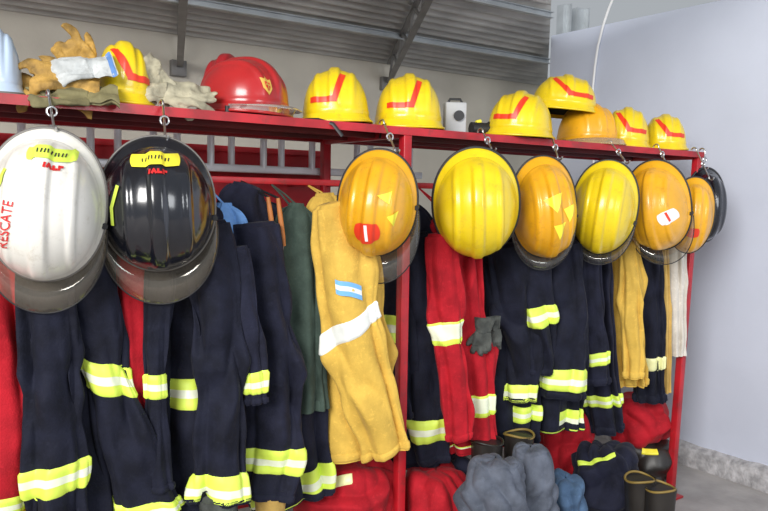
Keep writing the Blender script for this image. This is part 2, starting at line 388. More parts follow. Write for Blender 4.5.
jacket('light blue shirt peeking out left of the raised navy collar', .02, [(224, 206, 8), (224, 222, 19), (223, 280, 20), (225, 345, 20)], LBLUE, flap=False, pocket=False, name='shirt', cat='shirt')
jacket('dark green jacket hanging behind the tan jacket', .02, [(297, 206, 9), (296, 226, 23), (296, 300, 26), (300, 410, 25)], GREEN, flap=False, pocket=False, name='jacket')
jacket('tan yellow jacket with flag patch and one silver sleeve band', .04, [(332, 200, 11), (335, 212, 30), (341, 260, 38), (343, 320, 42), (346, 390, 45), (350, 454, 48)], TAN, pocket=False, edge=(128, 152), thick=.36, nf=7,
       sleeves=[dict(p=[(333, 206, 20), (342, 250, 29), (349, 322, 29), (365, 390, 28), (381, 438, 24), (387, 452, 21)], b=[(325, 21, -.035)], bm=[SILVW], flag=(346, 284, 18, 13), dy=-.13, th=.5)],
       collar=[(325, 196, 11), (326, 209, 20), (331, 230, 24)])
jacket('navy coat behind the middle rack post', .16, [(394, 205, 10), (398, 224, 34), (402, 300, 42), (408, 380, 41), (414, 462, 36)], NAVY,
       sleeves=[dict(p=[(410, 236, 20), (418, 320, 23), (426, 390, 22), (430, 462, 20)], b=[(428, 24)], dy=-.08),
                dict(p=[(386, 236, 15), (385, 300, 18), (388, 360, 17), (393, 420, 16)], b=[(327, 30, .02)], dy=-.05)])
jacket('red coat with two pale bands below the plain yellow helmet', .04, [(446, 212, 9), (450, 230, 24), (458, 310, 29), (466, 390, 28), (471, 450, 26)], REDC, flap=False, bands=[(405, 24), (444, 7)], bm=[LIME, SILV], rows=(0, 1, 1, 1, 1, 1, 0, 0),
       sleeves=[dict(p=[(440, 236, 15), (444, 290, 18), (449, 340, 16), (456, 400, 14), (460, 440, 13)], b=[(332, 24)], dy=-.08)])
jacket('navy coat with grey work gloves hanging on its front', .12, [(494, 222, 9), (496, 240, 30), (501, 330, 36), (503, 440, 34)], NAVY, bands=[(410, 16)],
       sleeves=[dict(p=[(506, 246, 18), (514, 310, 21), (520, 360, 18), (521, 402, 15)], b=[(392, 19)], dy=-.11)])
jacket('navy coat with three lime bands under the triangle marked helmet', .06, [(543, 222, 9), (546, 240, 29), (550, 330, 36), (549, 428, 32)], NAVY, bands=[(417, 22)],
       sleeves=[dict(p=[(530, 246, 15), (534, 300, 18), (538, 345, 16), (538, 375, 14)], b=[(315, 22)], dy=-.10),
                dict(p=[(560, 244, 19), (564, 310, 23), (562, 370, 22), (560, 398, 19)], b=[(378, 24)], dy=-.12)])
jacket('narrow navy coat with two lime bands beside the rear post', .06, [(588, 222, 8), (590, 242, 19), (594, 320, 19), (601, 390, 17), (606, 432, 16)], NAVY2, bands=[(399, 12)], flap=False, pocket=False,
       sleeves=[dict(p=[(590, 246, 10), (592, 310, 12), (596, 355, 12), (598, 384, 11)], b=[(358, 14)], dy=-.09)])
jacket('plain tan coat hanging under the round yellow helmet near the end', .05, [(620, 220, 7), (622, 241, 15), (626, 315, 16), (630, 386, 15)], TAN, flap=False, pocket=False,
       sleeves=[dict(p=[(627, 244, 8), (631, 310, 10), (633, 350, 9), (633, 378, 8)], dy=-.08)])
jacket('navy coat with one cream band near the rack end', .05, [(642, 222, 7), (644, 242, 15), (647, 330, 15), (649, 402, 14)], NAVY, bands=[(362, 14)], flap=False, pocket=False, bm=[YSILV])
jacket('slim tan jacket between the last navy coat and the off-white one', .02, [(659, 225, 4), (660, 247, 7), (662, 320, 8), (663, 392, 7)], TAN2, flap=False, pocket=False, name='jacket')
jacket('off-white coat, last garment at the rack end', .01, [(673, 225, 6), (673, 243, 12), (673, 305, 12), (672, 355, 10)], OFFW, flap=False, pocket=False, name='jacket')
# ------------------------------------------------------------------ helmets
def text2d(body, size, bold=.015):
    cu = bpy.data.curves.new('lettering', 'FONT'); cu.body = body; cu.size = size; cu.align_x = 'CENTER'; cu.align_y = 'CENTER'; cu.offset = size*bold
    o = bpy.data.objects.new('lettering', cu); C.objects.link(o); bpy.context.view_layer.update()
    me = bpy.data.meshes.new_from_object(o.evaluated_get(bpy.context.evaluated_depsgraph_get()))
    bm = bmesh.new(); bm.from_mesh(me); bmesh.ops.triangulate(bm, faces=bm.faces[:]); bmesh.ops.subdivide_edges(bm, edges=bm.edges[:], cuts=1)
    bm.to_mesh(me); bm.free()
    v = [(p.co.x, p.co.y) for p in me.vertices]; f = [tuple(q.vertices) for q in me.polygons]
    bpy.data.objects.remove(o); bpy.data.meshes.remove(me); bpy.data.curves.remove(cu); return v, f
def helmet(label, m, loc, M, rx, ry, rz, side, front, back, group, edge=RUB, visor=None, vlen=.08, vlift=-.03, deco=(), ridge=.065, name='fire_helmet', strap=None, vshift=0, droop=.012, trim_r=.005, nexp=2.3, vz=0.0, brimm=None):
    r = thing(name, label, 'helmet', loc, group, M); ne = nexp
    def E(p, off=0):
        q = V3((p.x/rx, p.y/ry, p.z/rz)); g = V3([math.copysign(abs(c)**(ne-1), c) for c in q]); n = V3((g.x/rx, g.y/ry, g.z/rz)).normalized()
        zf = min(1, max(0, (p.z/rz-.12)*2.2))
        k = 1 + ridge*zf*(math.exp(-(p.x/.019)**6)) + ridge*.6*zf*(math.exp(-((abs(p.x)-rx*.54)/.009)**4))
        k += ridge*.35*math.exp(-((p.z/rz-.14)/.05)**2)        # moulded bead above the brim
        return p*k + n*off
    def SE(th, ph):
        d = V3((cos(th)*cos(ph), sin(th)*cos(ph), sin(ph))); L = (abs(d.x)**ne+abs(d.y)**ne+abs(d.z)**ne)**(1/ne)
        d /= L; return V3((d.x*rx, d.y*ry, d.z*rz))
    sh = MB().grid(lambda u, v: E(SE(2*pi*u, v*pi/2*.999)), 144, 44, cu=True).build('shell', m, r, sharp=60)
    def lin(u, v):
        p = SE(2*pi*u, v*pi/2*.999); return V3((p.x*.93, p.y*.93, p.z*.7-.004))
    MB().grid(lin, 32, 8, cu=True).build('liner', RUB, r)
    def brimpt(th, k, dz=0):
        c, s = cos(th), sin(th); ex = (back if s > 0 else front); w = abs(s)**1.4
        b0 = SE(th, 0); r0 = V3((b0.x*.985, b0.y*.985, .006)); b1 = SE(th, 0)
        o = side+(ex-side)*w; out = V3((b1.x+c*o, b1.y+s*o, -.004-droop*w))
        p = r0.lerp(out, k); p.z += dz + .010*(1-k)**2; return p
    def brim(u, v):
        th = 2*pi*u; prof = [(0, .004), (.35, .003), (.7, .002), (1, 0), (1, -.006), (.6, -.007), (0, -.007)]
        k, dz = prof[round(v*6)]; return brimpt(th, k, dz)
    MB().grid(brim, 72, 6, cu=True).build('brim', brimm or m, r, sharp=70)
    MB().tube([brimpt(2*pi*i/72, 1.0, -.003) for i in range(72)], trim_r, 8, closed=True).build('edge_trim', edge, r)
    if visor:
        def vis(u, v):
            a = (u-.5)*rad(160); th = -pi/2 + a + rad(vshift)
            w = max(0, cos(a*1.05))**.75
            p = brimpt(th, .9, 0); d = V3((cos(th)*.22, -1, 0)).lerp(V3((cos(th), sin(th), 0)), .25)
            bul = .018*sin(pi*v)*w
            return p + d*(.002+vlen*w*v) + V3((0, 0, vlift*v*v + vz*v - .006*(1-v) + bul))
        vo = MB().grid(vis, 40, 12).build('visor', visor, r, sharp=80)
        MB().tube([vis(i/40, 1) for i in range(41)], .0020, 6).build('visor_rim', RUB if visor in (AMBER, GREYV) else visor, vo)
        for sgn in (0.0, 1.0):
            q = vis(sgn, 0); MB().tube([q+V3((0, 0, -.008)), q+V3((0, 0, .014))], .008, 14).build('visor_knob', RUB, r)
    if strap:
        MB().tube([V3(p) for p in strap], .006, 6, flat=.35).build('chin_strap', RUB, r)
    def mp(side_, x, y, off):
        x = max(-.97, min(.97, x)); y = max(-.97, min(.97, y)); q = max(0.0, 1-abs(x)**ne-abs(y)**ne)**(1/ne)
        p = V3((x*rx, -ry*q, y*rz)) if side_ == 'front' else V3((x*rx, y*ry, rz*q))
        return E(p, off)
    for d in deco:
        kind, sd, pn, dm = d[:4]; hy = rz if sd == 'front' else ry; mb = MB(); off = .002
        if kind == 'ribbon':
            pl, w = d[4], d[5]; off = d[6] if len(d) > 6 else .0025
            for pts in (pl if isinstance(pl[0], list) else [pl]):
                for (x0, y0), (x1, y1) in zip(pts, pts[1:]):
                    dx, dy = (x1-x0)*rx, (y1-y0)*hy; L = math.hypot(dx, dy); nx, ny = -dy/L*w/2/rx, dx/L*w/2/hy; ex, ey = dx/L*w*.4/rx, dy/L*w*.4/hy
                    nseg = max(4, int(L/.002))
                    def rb(u, v):
                        a = x0-ex+(x1-x0+2*ex)*u; b = y0-ey+(y1-y0+2*ey)*u
                        return mp(sd, a+nx*(2*v-1), b+ny*(2*v-1), off)
                    mb.grid(rb, min(60, nseg), 6)
        elif kind == 'patch':
            cx, cy, w, h, an, off = d[4:10]; ca, sa = cos(rad(an)), sin(rad(an)); rd_ = d[10] if len(d) > 10 else .12
            def pt(u, v):
                a = (u-.5)*2; b = (v-.5)*2
                a2 = a*math.sqrt(1-b*b*rd_); b2 = b*math.sqrt(1-a*a*rd_); a2 *= w/2; b2 *= h/2
                return mp(sd, cx+(a2*ca-b2*sa)/rx, cy+(a2*sa+b2*ca)/hy, off)
            mb.grid(pt, 44, 24)
        elif kind == 'poly':
            pts = d[4]; off = d[5] if len(d) > 5 else .0025; cxm = sum(p[0] for p in pts)/len(pts); cym = sum(p[1] for p in pts)/len(pts); N = 10
            n = len(pts)
            for i in range(n):
                a, b = pts[i], pts[(i+1) % n]
                mb.grid(lambda u, v: mp(sd, cxm+((a[0]+(b[0]-a[0])*u)-cxm)*v, cym+((a[1]+(b[1]-a[1])*u)-cym)*v, off), N, N)
        elif kind == 'text':
            body, size, cx, cy, an, off = d[4:10]; bold = d[10] if len(d) > 10 else .015; ca, sa = cos(rad(an)), sin(rad(an)); tv, tf = text2d(body, size, bold)
            mb.add([mp(sd, cx+(x*ca-y*sa)/rx, cy+(x*sa+y*ca)/hy, off) for x, y in tv], tf)
        mb.build(pn, dm, sh, sharp=80)
    return r
def shook(p_top, p_bot, label):
    h = thing('hanging_hook', label, 'hook', p_bot, 'steel hooks along the front rail')
    pts = []
    for i in range(9):
        a = pi*i/8; pts.append(p_top + V3((0, .014*cos(a)-.0, .014*sin(a)+.004)))
    for i in range(7): pts.append((p_top+V3((0, -.016, 0))).lerp(p_bot+V3((0, .012, .0)), i/6))
    for i in range(9):
        a = pi*i/8; pts.append(p_bot + V3((.0, .012*cos(a), -.012*sin(a))))
    MB().tube(pts, .0035, 8).build('wire', CHROME, h, p_bot)
    ring = [p_top.lerp(p_bot, .5)+V3((0, -.004, 0))+V3((.012*cos(2*pi*i/20), 0, .012*sin(2*pi*i/20))) for i in range(20)]
    MB().tube(ring, .003, 6, closed=True).build('ring', CHROME, h, p_bot)
def hang(label, m, cx, cy, w, h, Y=-.16, yaw=0, pitch=0, roll=0, hook=None, rz=.175, sd=.012, bk=.028, fr=.010, **kw):
    p = P(cx, cy, Y); s = scale_at(p); bw = w/2*s; bl = h/2*s
    rt = right_at(p); up = V3((0, 0, 1)); n = rt.cross(up).normalized()   # towards the viewer
    M = Matrix((rt, up, n)).transposed()
    M = M @ Matrix.Rotation(rad(yaw), 3, 'Y') @ Matrix.Rotation(rad(pitch), 3, 'X') @ Matrix.Rotation(rad(roll), 3, 'Z')
    ry = bl-(bk+fr)/2; kw.setdefault('nexp', 2.05)
    r = helmet(label, m, p + M @ V3((0, (fr-bk)/2, 0)), M, bw-sd, ry, rz, sd, fr, bk, 'helmets hanging from the front rail', **kw)
    if hook:
        bt = p + M @ V3((0, bl+.004, -.012)); tp = P(hook, 200, -.005); tp = V3((tp.x, -.018, ZT+.002))
        bt.x = (bt.x+tp.x)/2
        shook(tp, bt, 'steel hook holding the ' + label.split(' hanging')[0].split(' with')[0] + ' on the front rail')
    return r
yb = lambda dm, cx, cy, w, h, an=0: ('patch', 'top', 'name_strip', dm, cx, cy, w, h, an, .003)
def ticks(cx, cy, n=9, w=.055):
    return ('ribbon', 'top', 'name_lettering', DECK, [[(cx+w*(i-(n-1)/2), cy-.018), (cx+w*(i-(n-1)/2)+(.012 if i % 3 else 0), cy+.018)] for i in range(n)], .0028, .0045)
def emblem(cx, cy):
    return ('ribbon', 'top', 'red_emblem', DECR, [[(cx-.15, cy-.020), (cx-.14, cy+.020)], [(cx-.10, cy-.020), (cx-.07, cy+.022), (cx-.04, cy-.020)], [(cx+.0, cy+.020), (cx+.0, cy-.018), (cx+.05, cy-.018)], [(cx+.09, cy-.020), (cx+.09, cy+.020), (cx+.14, cy+.014)]], .0050)
hang('white helmet hanging at far left with red lettering and smoked visor', WHT, 46, 206, 114, 154, yaw=-6, pitch=4, roll=-3, hook=48, edge=GREYR, visor=AMBER, vlen=.085, vlift=-.012,
     deco=[yb(LIME, .14, .80, .105, .028), ticks(.14, .80), emblem(.20, .64),
           ('ribbon', 'top', 'lime_strip', LIME, [(-.60, .54), (-.74, .28)], .012),
           ('text', 'top', 'lettering', DECR, 'RESCATE', .027, -.50, -.14, 84, .003, .008)])
hang('glossy black helmet hanging beside the white one with yellow name strip', BLK, 158, 205, 112, 136, yaw=0, pitch=5, roll=3, hook=160, rz=.16, edge=GREYR, visor=AMBER, vlen=.095, vlift=-.012, trim_r=.0035,
     deco=[yb(DECY, .0, .80, .12, .030), ticks(.0, .80), emblem(.04, .62),
           ('ribbon', 'top', 'yellow_strip', LIME, [(-.80, -.16), (-.80, .10), (-.68, .42)], .008)])
badge = lambda cx, cy, an, s=1: [('patch', 'top', 'number_badge', DECO, cx, cy, .094*s, .076*s, an, .002, .36), ('text', 'top', 'number', DECW, '1', .082*s, cx, cy, an, .0035, .012)]
hang('orange yellow helmet hanging before the middle post with numbered badge', ORA, 377, 204, 80, 108, yaw=-8, pitch=10, roll=-6, hook=378, edge=RUB, visor=GREYV, vlen=.10, vlift=-.012, vshift=14, bk=.022,
     deco=badge(-.02, -.32, 8, .84) + [('poly', 'top', 'yellow_marking', DECY, [(.44, .02), (.70, .12), (.62, -.18)]), ('poly', 'top', 'yellow_marking', DECY, [(.14, .40), (.48, .48), (.46, .26)])])
hang('plain yellow helmet hanging with dark rim and no badge', YEL, 476, 204, 86, 112, yaw=4, pitch=14, roll=3, hook=476, edge=RUB, visor=None, trim_r=.006)
hang('orange yellow helmet hanging with pale triangle markings', ORA, 544, 208, 66, 103, yaw=16, pitch=10, roll=7, hook=545, edge=RUB, visor=GREYV, vlen=.055, vlift=-.01,
     deco=[('poly', 'top', 'yellow_marking', DECY, [(-.36, .40), (.24, .52), (-.01, .15)]), ('poly', 'top', 'yellow_marking', DECY, [(.22, .20), (.64, .26), (.42, -.10)]), ('poly', 'top', 'yellow_marking', DECY, [(-.13, -.10), (.28, -.06), (.06, -.40)])])
hang('plain yellow helmet hanging between the triangle marked and last badged helmets', YEL, 604, 208, 64, 95, yaw=-4, pitch=9, roll=-7, hook=604, edge=RUB, visor=GREYV, vlen=.05, vlift=-.01)
hang('orange helmet hanging near the rack end with badge on its right', ORA, 657, 206, 64, 91, yaw=-12, pitch=11, roll=6, hook=651, edge=RUB, visor=GREYV, vlen=.07, vlift=-.01,
     deco=[('patch', 'top', 'number_badge', DECW, .56, -.08, .070, .054, 18, .002, .3), ('text', 'top', 'number', DECO, '1', .056, .56, -.08, 18, .0035, .02)])
hang('black helmet hanging last at the rack end, mostly hidden', BLK, 706, 205, 40, 74, Y=-.05, yaw=26, edge=RUB, visor=None, rz=.12, hook=697, trim_r=.006)
hang('orange helmet hanging half hidden behind the last full orange one', ORA, 692, 216, 42, 77, Y=-.17, yaw=10, pitch=8, roll=-3, edge=RUB, visor=None, rz=.11,
     deco=[('patch', 'top', 'number_badge', DECO, -.1, -.30, .055, .040, 10, .002, .3)], hook=689)
def shelf(label, m, cx, ytop, w, Y=.17, yaw=0, tilt=0, ryk=1.22, side=.010, lift=0, auto=0, front=.014, **kw):
    p = P(cx, ytop, Y); s = scale_at(p); bw = w/2*s; z0 = ZT+.004+.018+lift; rz = (p.z-z0)/1.06
    rx = bw-side*.8
    if auto: rz = rx*auto; z0 = p.z-rz*1.06
    rt = right_at(p); n = rt.cross(V3((0, 0, 1))); M = Matrix((rt, -n, V3((0, 0, 1)))).transposed()
    M = M @ Matrix.Rotation(rad(yaw), 3, 'Z') @ Matrix.Rotation(rad(tilt), 3, 'Y')
    kw.setdefault('nexp', 2.4); kw.setdefault('ridge', .06)
    return helmet(label, m, V3((p.x, p.y, z0)), M, rx, rx*ryk, rz, side, front, .020, 'helmets on top of the rack', droop=.006, **kw)
tick = lambda: [('ribbon', 'front', 'red_chevron', DECO, [(-.62, .34), (.02, .34), (.24, .80)], .019)]
back = lambda: [('ribbon', 'front', 'red_chevron', DECO, [(-.42, .78), (.0, .36), (.70, .34)], .019)]
shelf('pale blue white helmet cut by the left edge on top of the rack', PBLUE, -6, 27, 56, Y=.14, edge=GREYR)
shelf('yellow helmet with red chevron on shelf beside the glove pile', YEL, 121, 41, 58, Y=.11, yaw=14, tilt=2, deco=back(), edge=YEL)
shelf('dark red helmet standing behind the glossy red one', DRED, 228, 54, 58, Y=.38, yaw=-20, edge=DRED)
shelf('glossy red helmet with gold emblem and clear visor on the shelf', REDS, 244, 57, 84, Y=.13, yaw=58, ryk=1.10, edge=REDS, visor=CLEAR, vlen=.035, vlift=.0, vz=.012,
      deco=[('poly', 'front', 'gold_emblem', GOLD, [(-.60, .56), (-.52, .54), (-.47, .61), (-.42, .54), (-.34, .56), (-.35, .38), (-.47, .26), (-.59, .38)]), ('poly', 'front', 'emblem_detail', DECR, [(-.54, .49), (-.40, .49), (-.41, .40), (-.47, .33), (-.53, .40)], .0042), ('ribbon', 'front', 'emblem_detail', GOLD, [[(-.51, .44), (-.43, .44)], [(-.47, .47), (-.47, .37)]], .004, .0055)])
shelf('yellow helmet with red chevron left of the middle post', YEL, 337, 68, 70, Y=.15, yaw=-3, tilt=-2, deco=tick(), edge=YEL, strap=[(-.09, -.13, -.006), (-.095, -.165, -.01), (-.05, -.20, -.014), (.0, -.215, -.03), (.03, -.215, -.07)])
shelf('yellow helmet with red chevron directly above the middle post', YEL, 409, 74, 70, Y=.14, yaw=4, deco=tick(), edge=YEL, strap=[(-.09, -.13, -.006), (-.10, -.16, -.01), (-.105, -.19, -.02), (-.11, -.2, -.06)])
shelf('yellow helmet with red chevron leaning in front of another helmet', YEL, 521, 91, 66, Y=.08, yaw=-10, tilt=3, deco=tick(), edge=YEL)
shelf('orange helmet with beige visor carrying a yellow helmet stacked on top', ORA, 588, 103, 56, Y=.16, yaw=30, edge=ORA, visor=BEIGEV, vlen=.05, vz=.02)
shelf('yellow helmet with red chevron stacked higher than all others', YEL, 564, 75, 66, Y=.24, yaw=8, tilt=5, auto=1.05, deco=back(), edge=YEL)
shelf('yellow helmet with red chevron, second from the rack end', YEL, 626, 107, 48, Y=.14, yaw=6, tilt=3, deco=back(), edge=YEL)
shelf('smallest looking yellow helmet at the far end of the shelf', YEL, 665, 114, 44, Y=.13, yaw=10, deco=back(), edge=YEL)
# ------------------------------------------------------------------ gloves
def glove(label, m, p, d, n, size=1.0, curl=.25, cuffm=None, spread=1.0, group='work gloves on the rack', name='work_glove', flat=.48):
    d = V3(d).normalized(); n = V3(n); n = (n-d*n.dot(d)).normalized()
    M = Matrix((d, n.cross(d), n)).transposed()
    sd = random.random()*40
    def X(q):
        q = V3(q); w = noise.noise(V3((q.x*16+sd, q.y*16, 2.0)))*.024 + .014*noise.noise(V3((q.x*40, q.y*40, sd)))
        y2 = q.y + .016*noise.noise(V3((q.x*14, sd, 7)))
        return M @ V3((q.x*size, y2*size, (q.z*flat + w)*size))
    r = thing(name, label, 'glove', p, group); mb = MB()
    def cap(pts, rs):
        t = MB().tube(pts, rs, 10); mb.add([X(v) for v in t.v], t.f)
    for k, (y, L, sp) in enumerate(((-.036, .085, -.20), (-.012, .098, -.05), (.012, .092, .07), (.036, .072, .22))):
        cap([(-.08, y*.8, 0), (-.03, y, .003), (0, y*1.05, .002)], [.019, .021, .018])
        z = 0; x = -.004; yy = y*1.05; a = -curl*(.2+1.5*random.random()); pts = [(x, yy, z)]; ang = 0; sp2 = sp*spread+random.uniform(-.2, .2)
        for q in range(4):
            ang += a; st = L/4
            x += st*cos(ang); z += st*sin(ang); yy += st*sp2; pts.append((x, yy, z))
        pts.append((x+.006*cos(ang), yy, z+.006*sin(ang)))
        cap(pts, [.0165, .017, .0165, .0155, .0135, .004])
    cap([(-.075, -.02, -.003), (-.05, -.045, -.006), (-.025, -.066, -.012), (0, -.078, -.022), (.012, -.082, -.03)], [.017, .019, .017, .0145, .005])
    o = mb.build('hand', m, r)
    rm = o.modifiers.new('fuse', 'REMESH'); rm.mode = 'VOXEL'; rm.voxel_size = .004*size; rm.use_smooth_shade = True
    smm = o.modifiers.new('soft', 'SMOOTH'); smm.factor = .5; smm.iterations = 2
    def cf(x, w, h, u, z=0): return X((x, (w+.007*sin(5*2*pi*u+sd))*cos(2*pi*u), (h+.008*sin(3*2*pi*u+sd))*sin(2*pi*u)))
    c = MB(); c.grid(lambda u, v: cf(-.075-.085*v, .036+.022*v, .020+.012*v, u), 32, 8, cu=True)
    c.grid(lambda u, v: cf(-.16+.07*v, .054-.016*v, .029-.012*v, u), 32, 6, cu=True)
    co = c.build('cuff', cuffm or m, r)
    if cuffm:
        MB().grid(lambda u, v: cf(-.140-.016*v, .055+.004*v, .031+.003*v, u), 32, 3, cu=True).build('cuff_trim', BLUET, co)
    return r
def gl(label, m, px, py, Y, d, n, **kw): return glove(label, m, P(px, py, Y), d, n, **kw)
RT = right_at(P(80, 90, .15)); UPV = V3((0, 0, 1)); TOC = RT.cross(UPV)
gl('yellow leather glove lying fingers left at the front of the glove pile', GLOVEY, 42, 76, .05, -RT+UPV*.02, TOC+UPV*.6, size=.9, curl=.45)
gl('tan leather glove leaning fingers up at the back of the pile', GLOVEY, 70, 50, .16, -RT*.9+UPV*.9, TOC, size=.85, curl=.45, spread=-.4)
gl('pale grey leather glove with blue trimmed cuff draped over the pile', GLOVEW, 66, 72, .03, -RT*.75-UPV*.20, TOC+UPV*.9, size=.80, curl=.55, cuffm=GLOVEW)
gl('olive glove flattened at the bottom of the pile', GLOVEO, 58, 96, .0, -RT+UPV*-.05, UPV+TOC*.6, size=.95, curl=.1)
gl('yellow glove buried under the pale one in the pile', GLOVEY, 34, 90, .08, -RT*.9+UPV*.1, UPV+TOC, size=.95, curl=.5)
gl('grey beige glove lying fingers right beside the red helmet', GLOVEG, 190, 94, .03, RT+UPV*-.06, TOC*.8+UPV*.6, size=.92, curl=.20)
gl('grey beige glove with upright cuff left of its pair', GLOVEG, 168, 91, .05, RT*.55-UPV*.60, TOC+UPV*.3, size=.70, curl=.4)
DN = V3((0, 0, -1)); TC2 = (EYE-P(487, 350, 0)).normalized(); TC2.z = 0
gl('dark grey work glove hanging on a navy coat, left of its pair', GLOVED, 482, 346, -.05, DN+V3((-.12, 0, 0)), TC2, size=.66, curl=.4, group='work gloves on a navy coat', flat=.6)
gl('dark grey work glove hanging on a navy coat, right of its pair', GLOVED, 493, 342, -.04, DN+V3((.10, 0, 0)), TC2, size=.62, curl=.5, group='work gloves on a navy coat', flat=.6)
# ------------------------------------------------------------------ small things on the shelf
p = P(455, 108, .16); r = thing('helmet_lamp', 'small light grey lamp box standing between yellow helmets', 'lamp', (p.x, p.y, ZT+.002))
Ml = Matrix.Rotation(rad(-30), 3, 'Z')
hh = p.z+.02-ZT
MB().box((p.x, p.y, ZT+hh/2), (.085, .06, hh), Ml).build('body', GREYB, r, r.location, bevel=.006)
MB().tube([V3((p.x, p.y, ZT+hh*.6))+Ml @ V3((.01, -.028, 0)), V3((p.x, p.y, ZT+hh*.6))+Ml @ V3((.01, -.042, 0))], .020, 20).build('lens', RUB, r, r.location)
MB().tube([V3((p.x, p.y, ZT+hh))+Ml @ V3((-.03, 0, -.004)), V3((p.x, p.y, ZT+hh+.014))+Ml @ V3((-.02, 0, 0)), V3((p.x, p.y, ZT+hh+.014))+Ml @ V3((.02, 0, 0)), V3((p.x, p.y, ZT+hh))+Ml @ V3((.03, 0, -.004))], .005, 8).build('handle', RUB, r, r.location)
p = P(481, 112, .14); r = thing('hand_torch', 'dark torch lying beside the small light grey lamp box', 'torch', (p.x, p.y, ZT+.002))
MB().tube([(p.x-.05, p.y, ZT+.035), (p.x+.02, p.y-.02, ZT+.035)], .026, 18).build('barrel', RUB, r, r.location)
MB().tube([(p.x+.018, p.y-.02, ZT+.036), (p.x+.03, p.y-.023, ZT+.036), (p.x+.055, p.y-.03, ZT+.037)], [.026, .034, .034], 20).build('head', BOOT, r, r.location)
MB().tube([(p.x-.03, p.y-.006, ZT+.06), (p.x-.01, p.y-.011, ZT+.066)], .008, 10).build('switch', DECY, r, r.location)
# long handled shears hung behind the navy coat
YS = -.04
r = thing('long_shears', 'pair of long orange brown handles hanging between blue and green garments', 'shears', P(274, 255, YS))
for a, b in (((268, 197), (275, 246)), ((278, 198), (284, 246))):
    q0, q1 = P(*a, YS), P(*b, YS)
    MB().tube([q0, q0.lerp(q1, .3), q0.lerp(q1, .8), q1], [.006, .008, .008, .006], 12).build('handle', WOOD, r, r.location)
q0, q1 = P(268, 197, YS), P(278, 198, YS); pk = V3(((q0.x+q1.x)/2, YR-.014, zr-.004))
MB().tube([q0, pk, q1], .004, 6).build('cord', RUB, r, r.location)
q0, q1, q2 = P(275, 245, YS), P(284, 246, YS), P(281, 270, YS)
MB().add([q0, q1, q2, q0+V3((0, .01, 0)), q1+V3((0, .01, 0)), q2+V3((0, .01, 0))], [(0, 1, 2), (3, 5, 4), (0, 3, 4, 1), (1, 4, 5, 2), (2, 5, 3, 0)]).build('blade', m_steel, r, r.location)
# ------------------------------------------------------------------ floor level gear
def heap(label, name, cat, m, cx, w, ytop, Y, z0=0.0, dep=.16, seed=0, group=None, amp=.2, parts=(), fold=1.0, lean=0, drape=0):
    p = P(cx, ytop, Y); s = scale_at(p); rx = w/2*s; z1 = p.z; cz = (z0+z1)/2; rz = (z1-z0)/2
    e1 = right_at(p); e2 = V3((-e1.y, e1.x, 0)); c = V3((p.x, p.y, cz)); sv = V3((seed*2.3, seed*7.1, seed*3.9))
    r = thing(name, label, cat, (p.x, p.y, z0), group); sd_ = seed*1.7
    def f(u, v, off=0):
        th = 2*pi*u; ph = (v-.5)*pi*.999
        cx_, sx_ = cos(th), sin(th); cp, sp = cos(ph), sin(ph)
        k = lambda q, e: math.copysign(abs(q)**e, q)
        d = V3((k(cp, .5)*k(cx_, .8), k(cp, .5)*k(sx_, .8), k(sp, .65)))
        q = c + e1*d.x*rx + e2*d.y*dep + V3((0, 0, d.z*rz))
        n1 = noise.noise(q*6+sv); wn = noise.noise(q*4+sv*2); wn2 = noise.noise(q*5-sv)
        xl = (q-c).dot(e1)
        f1 = sm(sin(xl*30+q.z*14+5*wn+seed))-.6; f2 = tri(-xl*22+q.z*36+6*wn2+seed*2)
        mk = .5+.5*max(-1, min(1, 3*noise.noise(q*4-sv*3)))
        o = c + (q-c)*(1+amp*n1*1.2); dn = (o-c).normalized()
        o += dn*(fold*(amp*.22*f1*mk + amp*.16*f2*(1-mk)) + off)
        if drape:
            hd = V3((dn.x, dn.y, .25*dn.z)); dw = .45+.55*min(1, max(0, (z1-q.z)/.2))
            o += hd*drape*(1.0*(sm(sin(4*th+3*noise.noise(V3((sd_, q.z*3, 0)))+2.5*wn+q.z*5))-.6)*dw + .8*tri(q.z*34+3.0*sin(th+seed)+5*wn2)*mk)
        o += e1*lean*(q.z-z0)
        o.z = max(z0+.001, o.z); return o
    b = MB().grid(f, 180, 120, cu=True).build('body', m, r, r.location, sharp=75)
    for pn, pm, u0, u1, v0, v1, sl in parts:
        MB().grid(lambda u, v: f(u0+(u1-u0)*u, v0+(v1-v0)*v+sl*u, .007 if 0 < v < 1 and 0 < u < 1 else -.002), 40, 8).build(pn, pm, b, r.location, sharp=80)
    return r
G = 'gear piled on the floor'
heap('crumpled red trousers with pale stripe, in front of the tan jacket hem', 'fire_trousers', 'trousers', REDC, 348, 104, 458, .16, seed=3, dep=.18, amp=.12, drape=.03, parts=[('reflective_band', YSILV, .64, .76, .68, .76, .07)], group=G)
heap('crumpled bright red bag right of the middle post', 'gear_bag', 'bag', REDC, 436, 72, 466, .05, seed=5, dep=.15, amp=.12, drape=.025, group=G)
heap('black crumpled trousers wedged between the red bag and grey trousers', 'fire_trousers', 'trousers', NAVY2, 462, 34, 458, .12, seed=41, dep=.10, amp=.16, drape=.02, group=G)
heap('red duffel bag standing under the three banded navy coat', 'gear_bag', 'bag', REDC, 570, 56, 405, .22, seed=9, dep=.15, group=G, amp=.12, drape=.02)
heap('light blue jeans bundled in front of the standing red bag', 'jeans', 'jeans', JEAN, 566, 36, 476, -.02, seed=12, dep=.12, amp=.12, drape=.025, group=G)
heap('dark navy trousers heap with slanted lime stripes by the boots', 'fire_trousers', 'trousers', NAVY2, 605, 66, 444, -.02, seed=14, dep=.14, amp=.14, drape=.025, group=G, parts=[('reflective_band', LIME, .60, .80, .62, .69, .16)])
